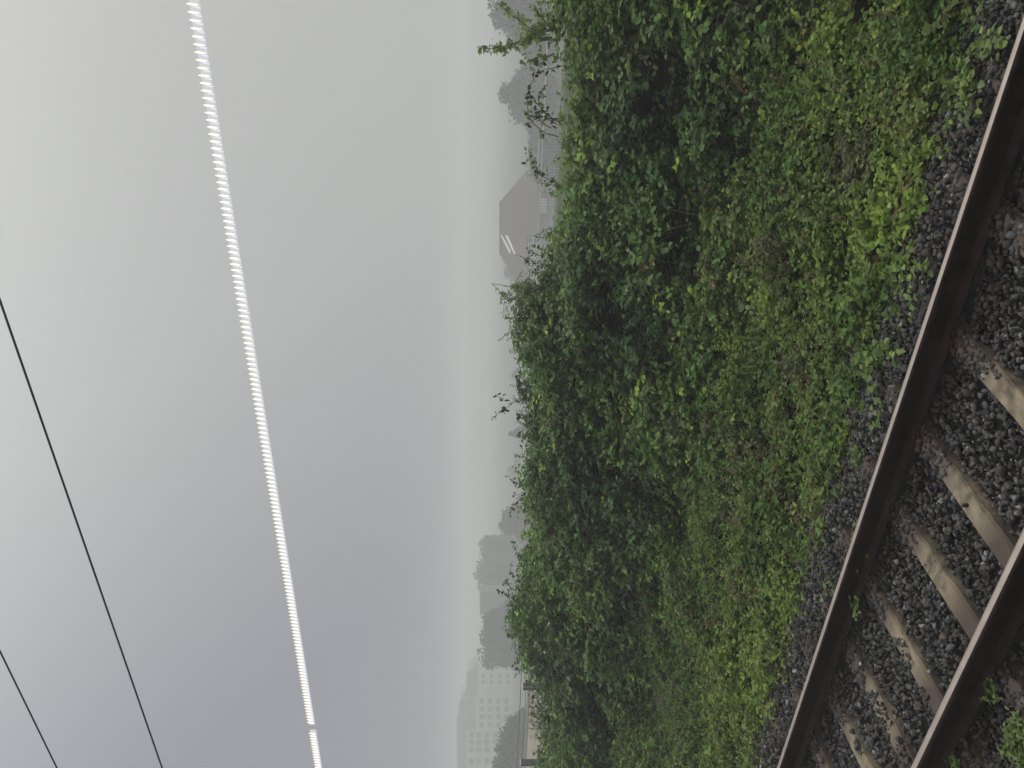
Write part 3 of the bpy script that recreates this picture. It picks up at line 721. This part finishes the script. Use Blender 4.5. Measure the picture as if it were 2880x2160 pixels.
# ------------------------------------------------------------------ far trees
def lump_tree(name, lumps_, leaf, n, cols, label, trunk_r=.25, zg=-12.0, cone=False, group='hazy trees beyond the hedge'):
    n = int(n * 2.3)
    """lumps_: (centre, radii) list in metres; leaf clumps fill them unevenly"""
    c0 = np.mean([np.array(c) for c, _ in lumps_], 0); base = np.array([c0[0], c0[1], zg])
    vol = np.array([np.prod(r) ** (2 / 3) for _, r in lumps_]); cnt = (n * vol / vol.sum()).astype(int)
    P, out_ = [], []
    for (c, r), k in zip(lumps_, cnt):
        d = unit(RNG.normal(size=(k * 2, 3))); rad = RNG.random(k * 2) ** .38
        q = d * rad[:, None]
        wob = .62 + .75 * fbm(d * np.max(r) + np.array(c), np.max(r) * .38, 3)
        q = np.array(c) + q * np.array(r) * wob[:, None]
        keep = fbm(q, np.max(r) * .38, 7) > .36 + .12 * rad ** 3
        P.append(q[keep][:k]); out_.append(d[keep][:k])
    P = np.concatenate(P); O = np.concatenate(out_); m = len(P)
    if cone: pass
    A = RNG.normal(0, .7, (m, 3)) + O * .5; Nn = O * .6 + RNG.normal(0, .5, (m, 3)) + np.array([0, 0, .5])
    col = pal(m, cols, [1] * len(cols))
    r_ = empty(name, tuple(base)); tag(r_, label, 'tree', group)
    link('crown', leaf_mesh('crown', P - base, A, Nn, leaf * .95 * RNG.uniform(.6, 1.4, m), col, .8, FARLEAF), r_)
    st = MB(); top = c0 + np.array([0, 0, .2 * lumps_[0][1][2]])
    st.tube([base - np.array([0, 0, .3]), base * .5 + top * .5 + RNG.normal(0, .15, 3), top], [trunk_r, trunk_r * .75, trunk_r * .3], 8)
    for (c, r) in lumps_:
        s = base * .4 + c0 * .6; st.tube([s, (s + np.array(c)) / 2 + np.array([0, 0, .2]), np.array(c)], [trunk_r * .5, trunk_r * .35, trunk_r * .12], 6)
    st.build('trunk', BARK, r_, org=base)
    return r_
def lump(px, py, rx, ry, D, depth=None):      # lump given by its centre and radii in pixels (rx across = height, ry = width)
    D = D * 1.65; c = far(px, py, D); s = D / FPX
    return c, (ry * s, (depth or ry) * s, rx * s)
TG = [(.035, .045, .028), (.05, .06, .035), (.028, .036, .024)]
TB = [(.06, .055, .04), (.08, .07, .05), (.045, .042, .032)]
TP = [(.09, .095, .07), (.11, .11, .085), (.075, .08, .06)]
lump_tree('hazy_tree', [lump(1450, 30, 78, 75, 85), lump(1440, -60, 70, 70, 85), lump(1478, 95, 52, 48, 84), lump(1515, 150, 40, 50, 83), lump(1520, 60, 60, 110, 84)], .55, 5200, TG, 'large hazy tree behind the pale vine shoot at the right end of the hedge')
lump_tree('hazy_tree', [lump(1455, 262, 52, 42, 95), lump(1480, 300, 48, 55, 95), lump(1490, 235, 46, 48, 95), lump(1520, 275, 40, 85, 95), lump(1500, 338, 34, 28, 95)], .55, 4600, TG, 'round topped hazy tree seen through the bramble arch')
lump_tree('clipped_hazy_hedge', [lump(1530, y, 44, 26, 92) for y in range(375, 500, 22)], .45, 3600, TB, 'flat topped hazy brown hedge row right of the house', trunk_r=.12)['category'] = 'hedge'
lump_tree('hazy_tree', [lump(1432, 766, 13, 14, 150), lump(1445, 775, 12, 16, 150)], .5, 420, TG, 'tiny hazy tree top peeping over the left slope of the house roof', trunk_r=.15)
lump_tree('hazy_conifer', [lump(1440, 1219, 9, 4, 112), lump(1452, 1219, 10, 9, 112), lump(1465, 1217, 12, 15, 112), lump(1480, 1214, 14, 22, 112), lump(1500, 1212, 16, 30, 112)], .4, 2600, TG, 'pointed hazy conifer above the middle of the hedge', trunk_r=.15)
lump_tree('hazy_tree', [lump(1450, 1322, 22, 16, 165), lump(1468, 1306, 22, 26, 165), lump(1470, 1345, 20, 24, 165)], .6, 1500, TG, 'small faint hazy tree just left of the hazy conifer')
lump_tree('hazy_tree', [lump(1462, 1060, 26, 30, 185), lump(1480, 1095, 24, 30, 185), lump(1475, 1020, 22, 26, 185)], .7, 1100, TP, 'faintest hazy tree, behind the open dark shrub')
lump_tree('hazy_tree', [lump(1440, 1478, 36, 26, 118), lump(1446, 1450, 34, 28, 118), lump(1470, 1440, 30, 45, 118), lump(1475, 1480, 34, 45, 118)], .55, 3300, TG, 'rounded hazy tree left of the twiggy shrub, shorter than its pale neighbour')
lump_tree('hazy_tree', [lump(1395, 1560, 42, 46, 150), lump(1378, 1605, 38, 40, 150), lump(1385, 1645, 40, 42, 150), lump(1430, 1600, 50, 90, 150), lump(1430, 1530, 45, 30, 150), lump(1375, 1530, 28, 24, 152)], .7, 6500, TP, 'broad pale hazy tree standing tallest in the group of hazy trees')
lump_tree('hazy_tree', [lump(1405, 1755, 48, 46, 112), lump(1400, 1800, 50, 46, 112), lump(1396, 1845, 46, 34, 112), lump(1440, 1780, 50, 90, 112), lump(1450, 1850, 50, 36, 112)], .5, 8000, TG, 'dense dark flat topped hazy tree touching the right end of the apartment block')
lump_tree('hazy_tree', [lump(1440, 2105, 46, 58, 82), lump(1436, 2170, 52, 60, 82), lump(1452, 2050, 32, 36, 82), lump(1425, 2230, 55, 60, 82), lump(1475, 2110, 30, 110, 82)], .45, 8000, TG, 'dark hazy tree standing in front of the apartment block')

# ------------------------------------------------------------------ hazy house
D0 = 172.0
hb = far(1480, 645, D0); house = empty('house', (hb[0], hb[1], -12.0)); ho = np.array(house.location)
tag(house, 'large hazy house with dark hipped roof and white windows behind the hedge', 'house')
Rw, Fw = RIGHT.copy(), np.array([-math.cos(YAW), math.sin(YAW), 0])
def hp(px, py, D): return far(px, py, D)
ridR, ridL = hp(1407, 566, D0 + 7), hp(1409, 717, D0 + 7)
ridL[2] = ridR[2]
eR, eL = hp(1482, 480, D0 + .3), hp(1480, 817, D0 + .3); ez = (eR[2] + eL[2]) / 2; eR[2] = eL[2] = ez
bR, bL = eR + Fw * 13.5 + Rw * .0, eL + Fw * 13.5
# catslide: the right half of the front slope runs on further down
k1 = eR + (eL - eR) * .06; k2 = eR + (eL - eR) * .545
slope = (ridR[2] - ez) / 6.7
c1, c2 = k1 - Fw * 2.7 - np.array([0, 0, 2.7 * slope]), k2 - Fw * 2.7 - np.array([0, 0, 2.7 * slope])
m = MB(); th = np.array([0, 0, .22])
def slab(pts):
    m.face(pts); m.face([p - th for p in pts][::-1])
    for i in range(len(pts)):
        a_, b_ = pts[i], pts[(i + 1) % len(pts)]; m.face([a_, a_ - th, b_ - th, b_])
slab([eR, k1, k2, eL, ridL, ridR]); slab([eR, ridR, bR]); slab([eL, bL, ridL]); slab([bL, bR, ridR, ridL]); slab([k1, c1, c2, k2])
m.tube([ridR + th * .2, ridL + th * .2], .14, 6)
roof = m.build('roof', ROOF, house, org=ho)
m = MB(); ins = .45
q = [eR + Fw * ins - Rw * ins, eL + Fw * ins + Rw * ins, bL - Fw * ins + Rw * ins, bR - Fw * ins - Rw * ins]
zt_ = ez - .23
for i in range(4):
    a_, b_ = q[i], q[(i + 1) % 4]; m.face([(a_[0], a_[1], -12), (b_[0], b_[1], -12), (b_[0], b_[1], zt_ + .1), (a_[0], a_[1], zt_ + .1)])
g1, g2 = c1 + Fw * .4 - Rw * .2, c2 + Fw * .4 + Rw * .2; zg2 = c1[2] - .1
for a_, b_ in ((g1, g2), (g1, k1 + Fw * .4 - Rw * .2), (g2, k2 + Fw * .4 + Rw * .2)):
    m.face([(a_[0], a_[1], -12), (b_[0], b_[1], -12), (b_[0], b_[1], zg2), (a_[0], a_[1], zg2)])
m.build('wall', HWALL, house, org=ho)
# skylights: two pale slanting strips on the front slope
def onroof(px, py):
    nrm = np.cross(eL - eR, ridR - eR); nrm /= np.linalg.norm(nrm); d = ray(px, py); return EYE + d * (np.dot(eR - EYE, nrm) / np.dot(d, nrm)), nrm
for quad in ([(1408, 661), (1412, 661), (1437, 706), (1435, 714)], [(1422, 663), (1428, 662), (1450, 712), (1447, 716)]):
    pts = []; 
    for x, y in quad:
        p_, nr = onroof(x, y); nr = nr if nr[2] > 0 else -nr; pts.append(p_ + nr * .08)
    m = MB(); lo_ = [p_ - nr * .12 for p_ in pts]; m.face(pts); m.face(lo_[::-1])
    for i in range(4): m.face([pts[i], lo_[i], lo_[(i + 1) % 4], pts[(i + 1) % 4]])
    m.build('skylight', SKYL, roof, org=ho)
m = MB()
ax = [Rw, Fw, (0, 0, 1)]
def onwall(px, py, Dp):            # point of the pixel on the wall plane through Dp, facing the viewer
    d = ray(px, py); return EYE + d * (np.dot(Dp - EYE, Fw) / np.dot(d, Fw))
def window(x0, x1, y0, y1, Dp, parent=house, bars=1, frm=WHITEP, pane=PANE, org=ho, name='window'):
    a_, b_ = onwall(x0, y1, Dp), onwall(x1, y0, Dp); c = (a_ + b_) / 2; W = abs(np.dot(b_ - a_, Rw)); H = abs(a_[2] - b_[2]); f = min(W, H) * .2
    m = MB(); c = c - Fw * .06
    m.box(c + Rw * (W / 2 - f / 2), (f, .1, H), ax=ax); m.box(c - Rw * (W / 2 - f / 2), (f, .1, H), ax=ax)
    m.box(c + np.array([0, 0, H / 2 - f / 2]), (W - 2 * f, .1, f), ax=ax); m.box(c - np.array([0, 0, H / 2 - f / 2]), (W - 2 * f, .1, f), ax=ax)
    o = m.build(name, frm, parent, org=org)
    m = MB(); m.box(c + Fw * .02, (W - 2 * f, .03, H - 2 * f), ax=ax); m.build('pane', pane, o, org=org)
wp = q[0]
for y0, y1 in ((668, 686), (689, 702), (714, 727), (731, 745), (752, 768), (771, 783), (786, 802)):
    window(1484, 1497, y0, y1, wp); window(1499, 1511, y0, y1, wp)
gp = g1
a_, b_ = onwall(1511, 599, gp), onwall(1538, 558, gp); m = MB(); c = (a_ + b_) / 2 - Fw * .05
m.box(c, (abs(np.dot(b_ - a_, Rw)), .1, abs(a_[2] - b_[2])), ax=ax); m.build('garage_door', WHITEP, house, org=ho)
window(1512, 1522, 520, 545, gp)

# ------------------------------------------------------------------ apartment block
DA = 320.0
ab = far(1470, 2000, DA); apt = empty('apartment_block', (ab[0], ab[1], -12.2)); ao = np.array(apt.location)
tag(apt, 'faint pale apartment block with rows of dark windows, nearly lost in the fog', 'building')
def block(x_top, x_bot, y_r, y_l, D, dep, name, material, zb=None):
    a_, b_ = far(x_bot, y_r, D), far(x_top, y_l, D); W = abs(np.dot(b_ - a_, Rw)); zt2 = b_[2]; zb = -12.2 if zb is None else zb
    c = (far(x_top, y_r, D) + far(x_top, y_l, D)) / 2 + Fw * dep / 2; m = MB(); m.box((c[0], c[1], (zt2 + zb) / 2), (W, dep, zt2 - zb), ax=ax)
    return m.build(name, material, apt, org=ao)
def prism(ptsF, D, dep, name, material):      # a slab with the given front outline in pixels
    f_ = [far(x, y, D) for x, y in ptsF]; b2 = [p_ + Fw * dep for p_ in f_]; m = MB(); m.face(f_); m.face(b2[::-1])
    for i in range(len(f_)): m.face([f_[i], b2[i], b2[(i + 1) % len(f_)], f_[(i + 1) % len(f_)]])
    return m.build(name, material, apt, org=ao)
block(1345, 1470, 1881, 1962, DA, 14, 'wall', AWALL)
block(1338, 1470, 1962.5, 2058, DA - 1.5, 15.5, 'wall', AWALL)
block(1312, 1470, 2058.5, 2300, DA - 3, 17, 'wall', AWALL)
prism([(1346, 1874), (1330, 1876), (1313, 1893), (1311, 1936), (1300, 1958), (1345, 1964)], DA + .5, 12, 'roof', AROOF)
prism([(1337.7, 1958), (1298, 1962), (1291, 1985), (1285, 2030), (1284, 2064), (1311.7, 2064), (1337.7, 2057)], DA - 1.0, 13, 'roof', AROOF)
prism([(1311.7, 2056), (1284, 2060), (1285, 2120), (1288, 2310), (1311.7, 2310)], DA - 2.5, 15, 'roof', AROOF)
def apt_window(x, y, D, w_=11, h_=9):
    c = far(x, y, D - .02); s = D / FPX; m = MB(); m.box(c - Fw * .03, (w_ * s, .12, h_ * s), ax=ax); o = m.build('window', PANE, apt, org=ao)
    m = MB(); m.box(c - Fw * .05 - np.array([0, 0, h_ * s / 2 + .06]), (w_ * s + .15, .2, .08), ax=ax); m.build('sill', AWALL, o, org=ao)
for y, ww in ((1900, 9), (1919, 9)):
    for x in (1359, 1382, 1405, 1428, 1450): apt_window(x, y, DA, ww, 9)
for y in (1972, 1994, 2016, 2038):
    for x in (1354, 1377, 1401, 1424, 1447): apt_window(x, y, DA - 1.5, 13, 11)
for y in (2067, 2088, 2108, 2140):
    for x in (1326, 1346, 1369, 1393, 1416): apt_window(x, y, DA - 3, 14, 12)
# flat roofed grey building between the trees
gb0 = far(1470, 1700, 228); gb = empty('flat_building', (gb0[0], gb0[1], -12.2)); go = np.array(gb.location)
tag(gb, 'plain grey flat roofed building faint in the fog between two hazy trees', 'building')
a_, b_ = far(1352, 1666, 228), far(1352, 1729, 228); c = (a_ + b_) / 2 + Fw * 4; m = MB(); zt3 = a_[2]
m.box((c[0], c[1], (zt3 - 12.2) / 2), (abs(np.dot(a_ - b_, Rw)), 8, zt3 + 12.2), ax=ax); m.build('wall', GREYB, gb, org=go)
m = MB(); m.box((c[0], c[1], zt3 + .12), (abs(np.dot(a_ - b_, Rw)) + .3, 8.3, .22), ax=ax); m.build('roof', AROOF, gb, org=go)
a_, b_ = far(1364, 1729, 232), far(1364, 1790, 232); c = (a_ + b_) / 2 + Fw * 4; m = MB(); zt3 = a_[2]
m.box((c[0], c[1], (zt3 - 12.2) / 2), (abs(np.dot(a_ - b_, Rw)) - .05, 7, zt3 + 12.2), ax=ax); m.build('wing', GREYB, gb, org=go)

# ------------------------------------------------------------------ fog
m = MB(); x0, x1, y0, y1, z0, z1 = -1295, 485, -18, 990, -13.4, 12.5
m.box(((x0 + x1) / 2, (y0 + y1) / 2, (z0 + z1) / 2), (x1 - x0, y1 - y0, z1 - z0))
hm = bpy.data.materials.new('haze'); hm.use_nodes = True; t = hm.node_tree; t.nodes.clear()
oo = N(t, 'ShaderNodeOutputMaterial'); pv = N(t, 'ShaderNodeVolumePrincipled')
pv.inputs['Color'].default_value = (.97, .975, .98, 1); pv.inputs['Density'].default_value = .0040; pv.inputs['Anisotropy'].default_value = .25
t.links.new(pv.outputs[0], oo.inputs['Volume'])
tag(m.build('haze', hm), kind='stuff')
